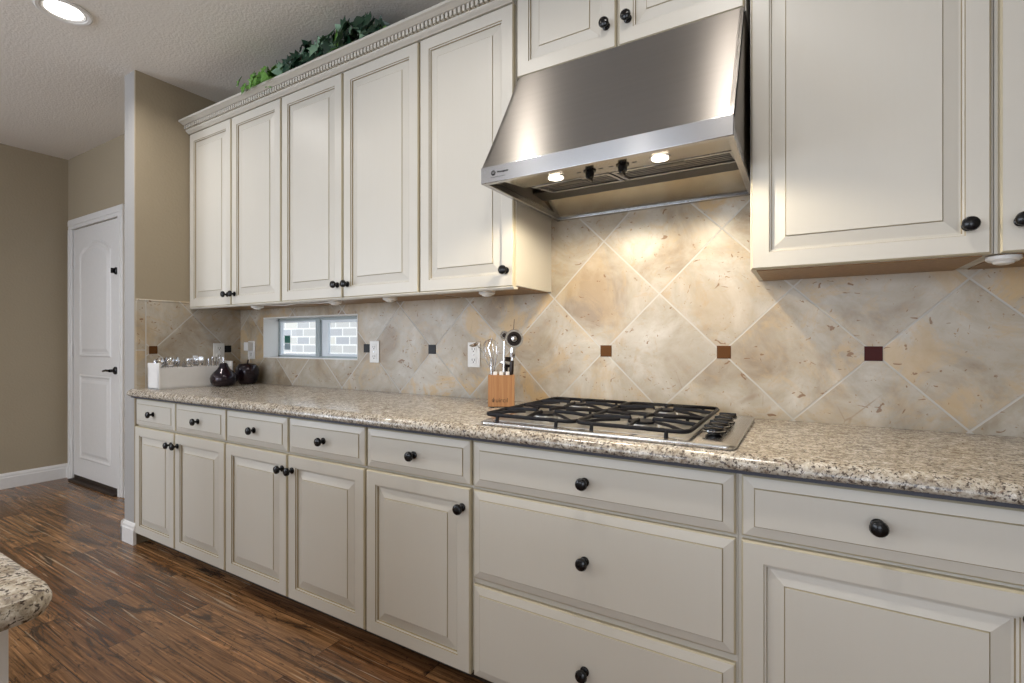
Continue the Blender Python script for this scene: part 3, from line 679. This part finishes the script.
# ------------------------------------------------------------------ counter objects
# white caddy with flatware
BX0, BX1, BY0, BY1 = -3.262, -3.135, -.585, -.165
cb = empty('utensil_caddy', ((BX0+BX1)/2, (BY0+BY1)/2, CT), 'long white wooden caddy full of flatware on the counter by the side wall', 'caddy'); co = tuple(cb.location)
g = MB(); g.box(BX0, BX1, BY0, BY1, CT+.0004, CT+.010, 0, .002)
g.box(BX0, BX0+.010, BY0, BY1, CT+.004, CT+.122, 0, .002); g.box(BX1-.010, BX1, BY0, BY1, CT+.004, CT+.122, 0, .002); local(g, co).build('tray', 'trim', cb)
for y in (BY0, BY1-.012):
    g = MB(); g.box(BX0-.003, BX1+.003, y, y+.012, CT+.0004, CT+.150, 0, .003); local(g, co).build('end_panel', 'trim', cb)
for y in (BY0+.14, BY0+.28):
    g = MB(); g.box(BX0+.01, BX1-.01, y, y+.006, CT+.008, CT+.10); local(g, co).build('divider', 'trim', cb)
def piece(kind, x, y, lean, ang, lab, grp, h=.165):
    e = MB(); n = 10
    if kind == 'spoon':
        e.tube([(0, 0, 0), (0, 0, h*.68)], [.0045, .0028], 8, 0, False, .5)
        vs = []; fs = []
        for i in range(9):
            t = i/8; w_ = .0028+.0165*math.sin(PI*min(1, t*.97+.02))**.75; z = h*.68+t*.055
            for k in range(7):
                a = (k/6-.5)*2; vs.append((a*w_, -.006*(1-a*a)*math.sin(PI*t), z))
        m_ = len(vs)
        vs += [(x_, y_+.0012, z_) for x_, y_, z_ in vs]
        for i in range(8):
            for k in range(6):
                q = i*7+k; fs.append((q, q+1, q+8, q+7)); fs.append((m_+q, m_+q+7, m_+q+8, m_+q+1))
        e.add(vs, fs, 0, True)
    elif kind == 'fork':
        e.tube([(0, 0, 0), (0, 0, h*.66), (0, -.002, h*.72)], [.0045, .003, .006], 8, 0, False, .5)
        e.tube([(0, -.002, h*.70), (0, -.004, h*.80)], [.010, .0115], 10, 0, False, .15)
        for k in range(4):
            xx = -.0095+k*.0063; e.tube([(xx, -.004, h*.78), (xx, -.006, h*.90), (xx, -.003, h*1.02)], [.0019, .0018, .001], 6)
    else:
        e.tube([(0, 0, 0), (0, 0, h*.5), (0, 0, h*.55), (0, 0, h*1.0)], [.004, .005, .008, .007], 8, 0, False, .35)
    o = e.build('table_'+kind if kind == 'knife' else kind, 'chrome'); o.location = (x, y, CT+.0125); o.rotation_euler = (lean[0], lean[1], ang)
    tag(o, lab, kind, grp); return o
random.seed(3)
for sec, (kind, y0) in enumerate((('spoon', BY0+.030), ('fork', BY0+.165), ('knife', BY0+.305))):
    grp = {'spoon': 'spoons in the near compartment of the white caddy', 'fork': 'forks in the middle compartment of the white caddy', 'knife': 'knives in the far compartment of the white caddy'}[kind]
    lab = {'spoon': 'shiny steel spoon standing in the near compartment of the white caddy', 'fork': 'steel fork standing in the middle compartment of the white caddy', 'knife': 'steel knife standing in the far compartment of the white caddy'}[kind]
    for k in range(9):
        ix, iy = k % 3, k//3
        piece(kind, BX0+.030+ix*.034+random.uniform(-.004, .004), y0+iy*.036+random.uniform(-.004, .004), (random.uniform(-.07, .07), random.uniform(-.07, .07)), random.uniform(.6, 2.4), lab, grp, .160+random.uniform(-.008, .012))
# pear and apple ornaments
pe = empty('pear_ornament', (-3.052, -.268, CT), 'dark glossy metallic ceramic pear beside the white caddy', 'ornament')
g = MB(); g.lathe([(.001, .0005), (.040, .0005), (.058, .008), (.071, .028), (.074, .048), (.069, .068), (.054, .088), (.036, .106), (.026, .122), (.022, .134), (.016, .142), (.005, .144)], n=36); g.build('body', 'fruit', pe)
g = MB(); g.tube([(0, 0, .141), (.003, 0, .158), (.010, 0, .176)], [.005, .004, .006], 10); g.build('stem', 'chrome', pe)
ap = empty('apple_ornament', (-3.085, -.100, CT), 'dark glossy ceramic apple beside the pear, nearest the tiled corner', 'ornament')
g = MB(); g.lathe([(.001, .006), (.022, .003), (.034, .0005), (.048, .006), (.060, .030), (.069, .062), (.070, .090), (.062, .115), (.045, .130), (.026, .132), (.012, .122), (.003, .112)], n=36); g.build('body', 'fruit', ap)
g = MB(); g.tube([(0, 0, .112), (.002, 0, .135), (.010, 0, .156)], [.004, .0035, .005], 10); g.build('stem', 'bronze', ap)

# wooden utensil block
bl = empty('utensil_block', (-1.106, -.185, CT), 'square wooden utensil block with burnt lettering beside the cooktop', 'utensil holder', None, R(31))
g = MB(); g.box(-.055, .055, -.050, -.040, .0035, .134, 0, .002); g.box(-.055, .055, .040, .050, .0035, .134, 0, .002); g.box(-.055, -.045, -.045, .045, .0035, .134, 0, .002); g.box(.045, .055, -.045, .045, .0035, .134, 0, .002)
g.box(-.05, .05, -.045, .045, .0035, .012); g.build('box', 'blockwood', bl)
g = MB(); g.box(-.050, .050, -.045, .045, .0003, .0036, 0, .001); g.build('base', 'groove', bl)
text_mesh('\u0278uircıl', .026, 'lettering', 'burn', bl, (-.006, -.0505, .030), ext=.0003)
BLW = bl.matrix_basis if False else Matrix.Translation((-1.106, -.185, CT)) @ Matrix.Rotation(R(31), 4, 'Z')
def ut(name, mb, mats, lab, cat, lx_, ly_, lean):
    o = mb.build(name, mats); o.location = (BLW @ Vector((lx_, ly_, .014))); o.rotation_euler = Euler((lean[0], lean[1], R(31))); tag(o, lab, cat, 'steel utensils in the wooden block'); return o
# pizza cutter, wheel up
g = MB(); g.tube([(0, 0, 0), (0, 0, .14), (0, 0, .18)], [.009, .010, .007], 12, 1); g.tube([(0, 0, .175), (0, 0, .232)], .005, 10, 0)
g.box(-.011, .011, -.006, .006, .192, .240, 0, .003)
g.lathe([(.038, -.001), (.039, .001), (.038, .003)], (0, -.008, .272), 'Y', 32, 0); g.lathe([(.030, .003), (.027, .006), (.020, .006), (.018, .003)], (0, -.008, .272), 'Y', 28, 1); g.lathe([(.012, 0), (.012, .009), (.006, .011)], (0, -.008, .272), 'Y', 20, 0)
ut('pizza_cutter', g, ['chrome', 'bronze'], 'pizza cutter with round steel wheel up, tallest at the right of the wooden block', 'pizza cutter', .030, -.004, (R(2), R(5)))
# small strainer / measuring scoop
g = MB(); g.tube([(0, 0, 0), (0, 0, .14), (0, -.002, .262)], [.006, .005, .004], 10, 0)
g.lathe([(.018, -.006), (.0195, 0), (.0185, .004), (.015, .004), (.013, -.004)], (0, -.004, .285), 'Y', 26, 0); g.lathe([(.010, -.002), (.010, .004)], (0, -.004, .285), 'Y', 16, 1)
ut('measuring_scoop', g, ['chrome', 'bronze'], 'small round steel scoop at the centre of the wooden block', 'scoop', .008, -.016, (0, R(1)))
# can opener handles
g = MB(); g.box(-.010, .010, -.004, .004, 0, .150, 1, .002); g.box(-.016, .016, -.005, .006, .150, .195, 1, .004); g.tube([(0, -.006, .17), (.0, -.018, .17)], .006, 10, 0); g.box(-.024, .024, -.022, -.016, .163, .177, 0, .002)
ut('can_opener', g, ['chrome', 'bronze'], 'dark can opener standing in the wooden block below the steel wheel', 'can opener', .000, .026, (0, R(7)))
# whisk
g = MB(); g.tube([(0, 0, 0), (0, 0, .115)], [.007, .006], 10, 0)
for k in range(5):
    a = PI*k/5; pts = []
    for i in range(17):
        t = i/16*2*PI; rr = .026*math.sin(t/2)**1.0; s_ = 1 if i <= 8 else -1
        tt = i/16; x_ = .031*math.sin(2*PI*tt)*(1 if True else 1); z_ = .115+.155*math.sin(PI*tt)**.8
        pts.append((x_*math.cos(a), x_*math.sin(a), z_))
    g.tube(pts, .0012, 6, 0)
ut('whisk', g, ['chrome'], 'wire whisk leaning left in the wooden block', 'whisk', -.022, .008, (R(-3), R(-6)))
g = MB(); g.tube([(0, 0, 0), (0, 0, .15), (.006, 0, .19), (-.004, 0, .235), (.016, 0, .275)], [.004, .003, .003, .003, .002], 8, 0)
ut('meat_fork', g, ['chrome'], 'bent thin steel fork at the left of the wooden block', 'fork', -.030, -.022, (0, R(-5)))
g = MB(); g.tube([(0, 0, 0), (0, 0, .235), (-.008, 0, .272)], [.0035, .0025, .002], 8, 0)
g.lathe([(.002, 0), (.016, .005), (.023, .014), (.024, .016), (.022, .016), (.014, .009)], (-.018, 0, .270), 'Z', 22, 0)
ut('ladle', g, ['chrome'], 'thin steel ladle leaning far left in front of the outlet', 'ladle', .020, .012, (0, R(-25)))
g = MB(); g.tube([(0, 0, 0), (0, 0, .24), (.002, 0, .355)], [.004, .0018, .0010], 8, 0)
ut('skewer', g, ['bronze'], 'thin dark skewer rising above the steel wheel in the block', 'skewer', .034, .030, (0, R(3)))
for lx_, lab in ((-.026, 'left'), (0, 'middle'), (.026, 'right')):
    g = MB(); g.box(-.008, .008, -.003, .003, 0, .134, 0, .002)
    ut('spatula_handle', g, ['white'], 'white plastic handle end at the %s of the block opening' % lab, 'utensil', lx_, -.033, (0, 0))

# ------------------------------------------------------------------ recessed ceiling light
def can(x, y):
    e = empty('recessed_light', (x, y, CEIL), 'round recessed ceiling light with white trim ring, lit', 'light')
    g = MB(); prof = [(.106, -.0005), (.107, -.006), (.100, -.011), (.088, -.009), (.084, -.004), (.080, -.007), (.070, -.002)]; n = 40
    vs = []; fs = []
    for r_, h in prof:
        for i in range(n): a = 2*PI*i/n; vs.append((r_*math.cos(a), r_*math.sin(a), h))
    for k in range(len(prof)-1):
        for i in range(n): j = (i+1) % n; fs.append((k*n+i, k*n+j, (k+1)*n+j, (k+1)*n+i))
    g.add(vs, fs, 0, True); g.build('trim_ring', 'trim', e)
    g = MB(); g.lathe([(.071, -.0025), (.071, -.0008)], n=40); g.build('lens', 'lens', e)
    return e
can(*CANS[0])

# ------------------------------------------------------------------ ivy on top of the cabinets
iv = empty('ivy_garland', (-2.2, -.27, UT+.078), 'green artificial ivy garland lying on top of the left upper cabinets', 'plant'); io = tuple(iv.location)
rnd = random.Random(11)
leaf2d = [(0, 0), (.22, -.10), (.50, -.02), (.36, .22), (.62, .48), (.30, .50), (.22, .70), (0, 1.05), (-.22, .70), (-.30, .50), (-.62, .48), (-.36, .22), (-.50, -.02), (-.22, -.10)]
def add_leaf(g, p, n_dir, tip, s_, m):
    n_ = Vector(n_dir).normalized(); t = Vector(tip); t = (t-n_*t.dot(n_)).normalized(); b = n_.cross(t); vs = []
    fold = rnd.uniform(.10, .3)
    for th in (0, .0012):
        vs.append(p+t*.35*s_-n_*(th))
        for x, y in leaf2d: vs.append(p+b*x*s_+t*y*s_+n_*(abs(x)*fold*s_-.12*s_*y*y-th))
    k = len(leaf2d); fs = []
    for i in range(k): j = (i+1) % k; fs.append((0, 1+i, 1+j)); fs.append((k+1, k+2+j, k+2+i)); fs.append((1+i, k+2+i, k+2+j, 1+j))
    g.add(vs, fs, m, True)
g = MB(); vn = MB(); XA, XB = -2.62, -1.62
pts = []
for i in range(30):
    t = i/29; pts.append((XA+(XB-XA)*t, -.30+.05*math.sin(t*9), UT+.068+.012+.02*abs(math.sin(t*14))))
vn.tube(pts, .004, 6); 
for q in range(12):
    t = rnd.random(); p0 = Vector((XA+(XB-XA)*t, -.30, UT+.09)); p1 = p0+Vector((rnd.uniform(-.08, .08), rnd.uniform(-.06, .06), rnd.uniform(.03, .09))); vn.tube([p0, p0.lerp(p1, .5)+Vector((0, 0, .02)), p1], .002, 5)
local(vn, io).build('vine', 'vine', iv)
for i in range(330):
    t = rnd.random(); x = XA+(XB-XA)*t; amp = (.085+.055*min(1, t/.6))*(1 if t < .75 else max(.3, 1-(t-.75)*2.6))+.02*math.sin(t*17)
    h = rnd.random()**.8*amp; y = -.315+rnd.uniform(-.035, .13)*(1-.3*h/amp); z = min(UT+.082+h, CEIL-.055)
    if t > .93 or t < .06: z = UT+.083+h*.5
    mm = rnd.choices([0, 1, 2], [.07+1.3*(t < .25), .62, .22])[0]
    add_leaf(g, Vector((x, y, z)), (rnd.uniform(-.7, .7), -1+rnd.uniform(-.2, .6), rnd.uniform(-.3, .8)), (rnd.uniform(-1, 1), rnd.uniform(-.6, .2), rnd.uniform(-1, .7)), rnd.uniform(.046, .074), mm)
for i in range(22):   # brighter leaves of the left end, some hanging over the crown
    x = rnd.uniform(-2.66, -2.40); z = UT+rnd.uniform(.075, .150)
    add_leaf(g, Vector((x, -.375+rnd.uniform(-.035, .05), z)), (rnd.uniform(-.4, .5), -1, rnd.uniform(-.1, .7)), (rnd.uniform(-1, 1), -.2, rnd.uniform(-1, .3)), rnd.uniform(.040, .058), 0)
for (x, z) in ((-2.60, .085), (-2.55, .080), (-2.50, .090)):
    add_leaf(g, Vector((x, -.402, UT+z)), (-.2, -1, .25), (rnd.uniform(-.5, .3), 0, -1), .046, 0)
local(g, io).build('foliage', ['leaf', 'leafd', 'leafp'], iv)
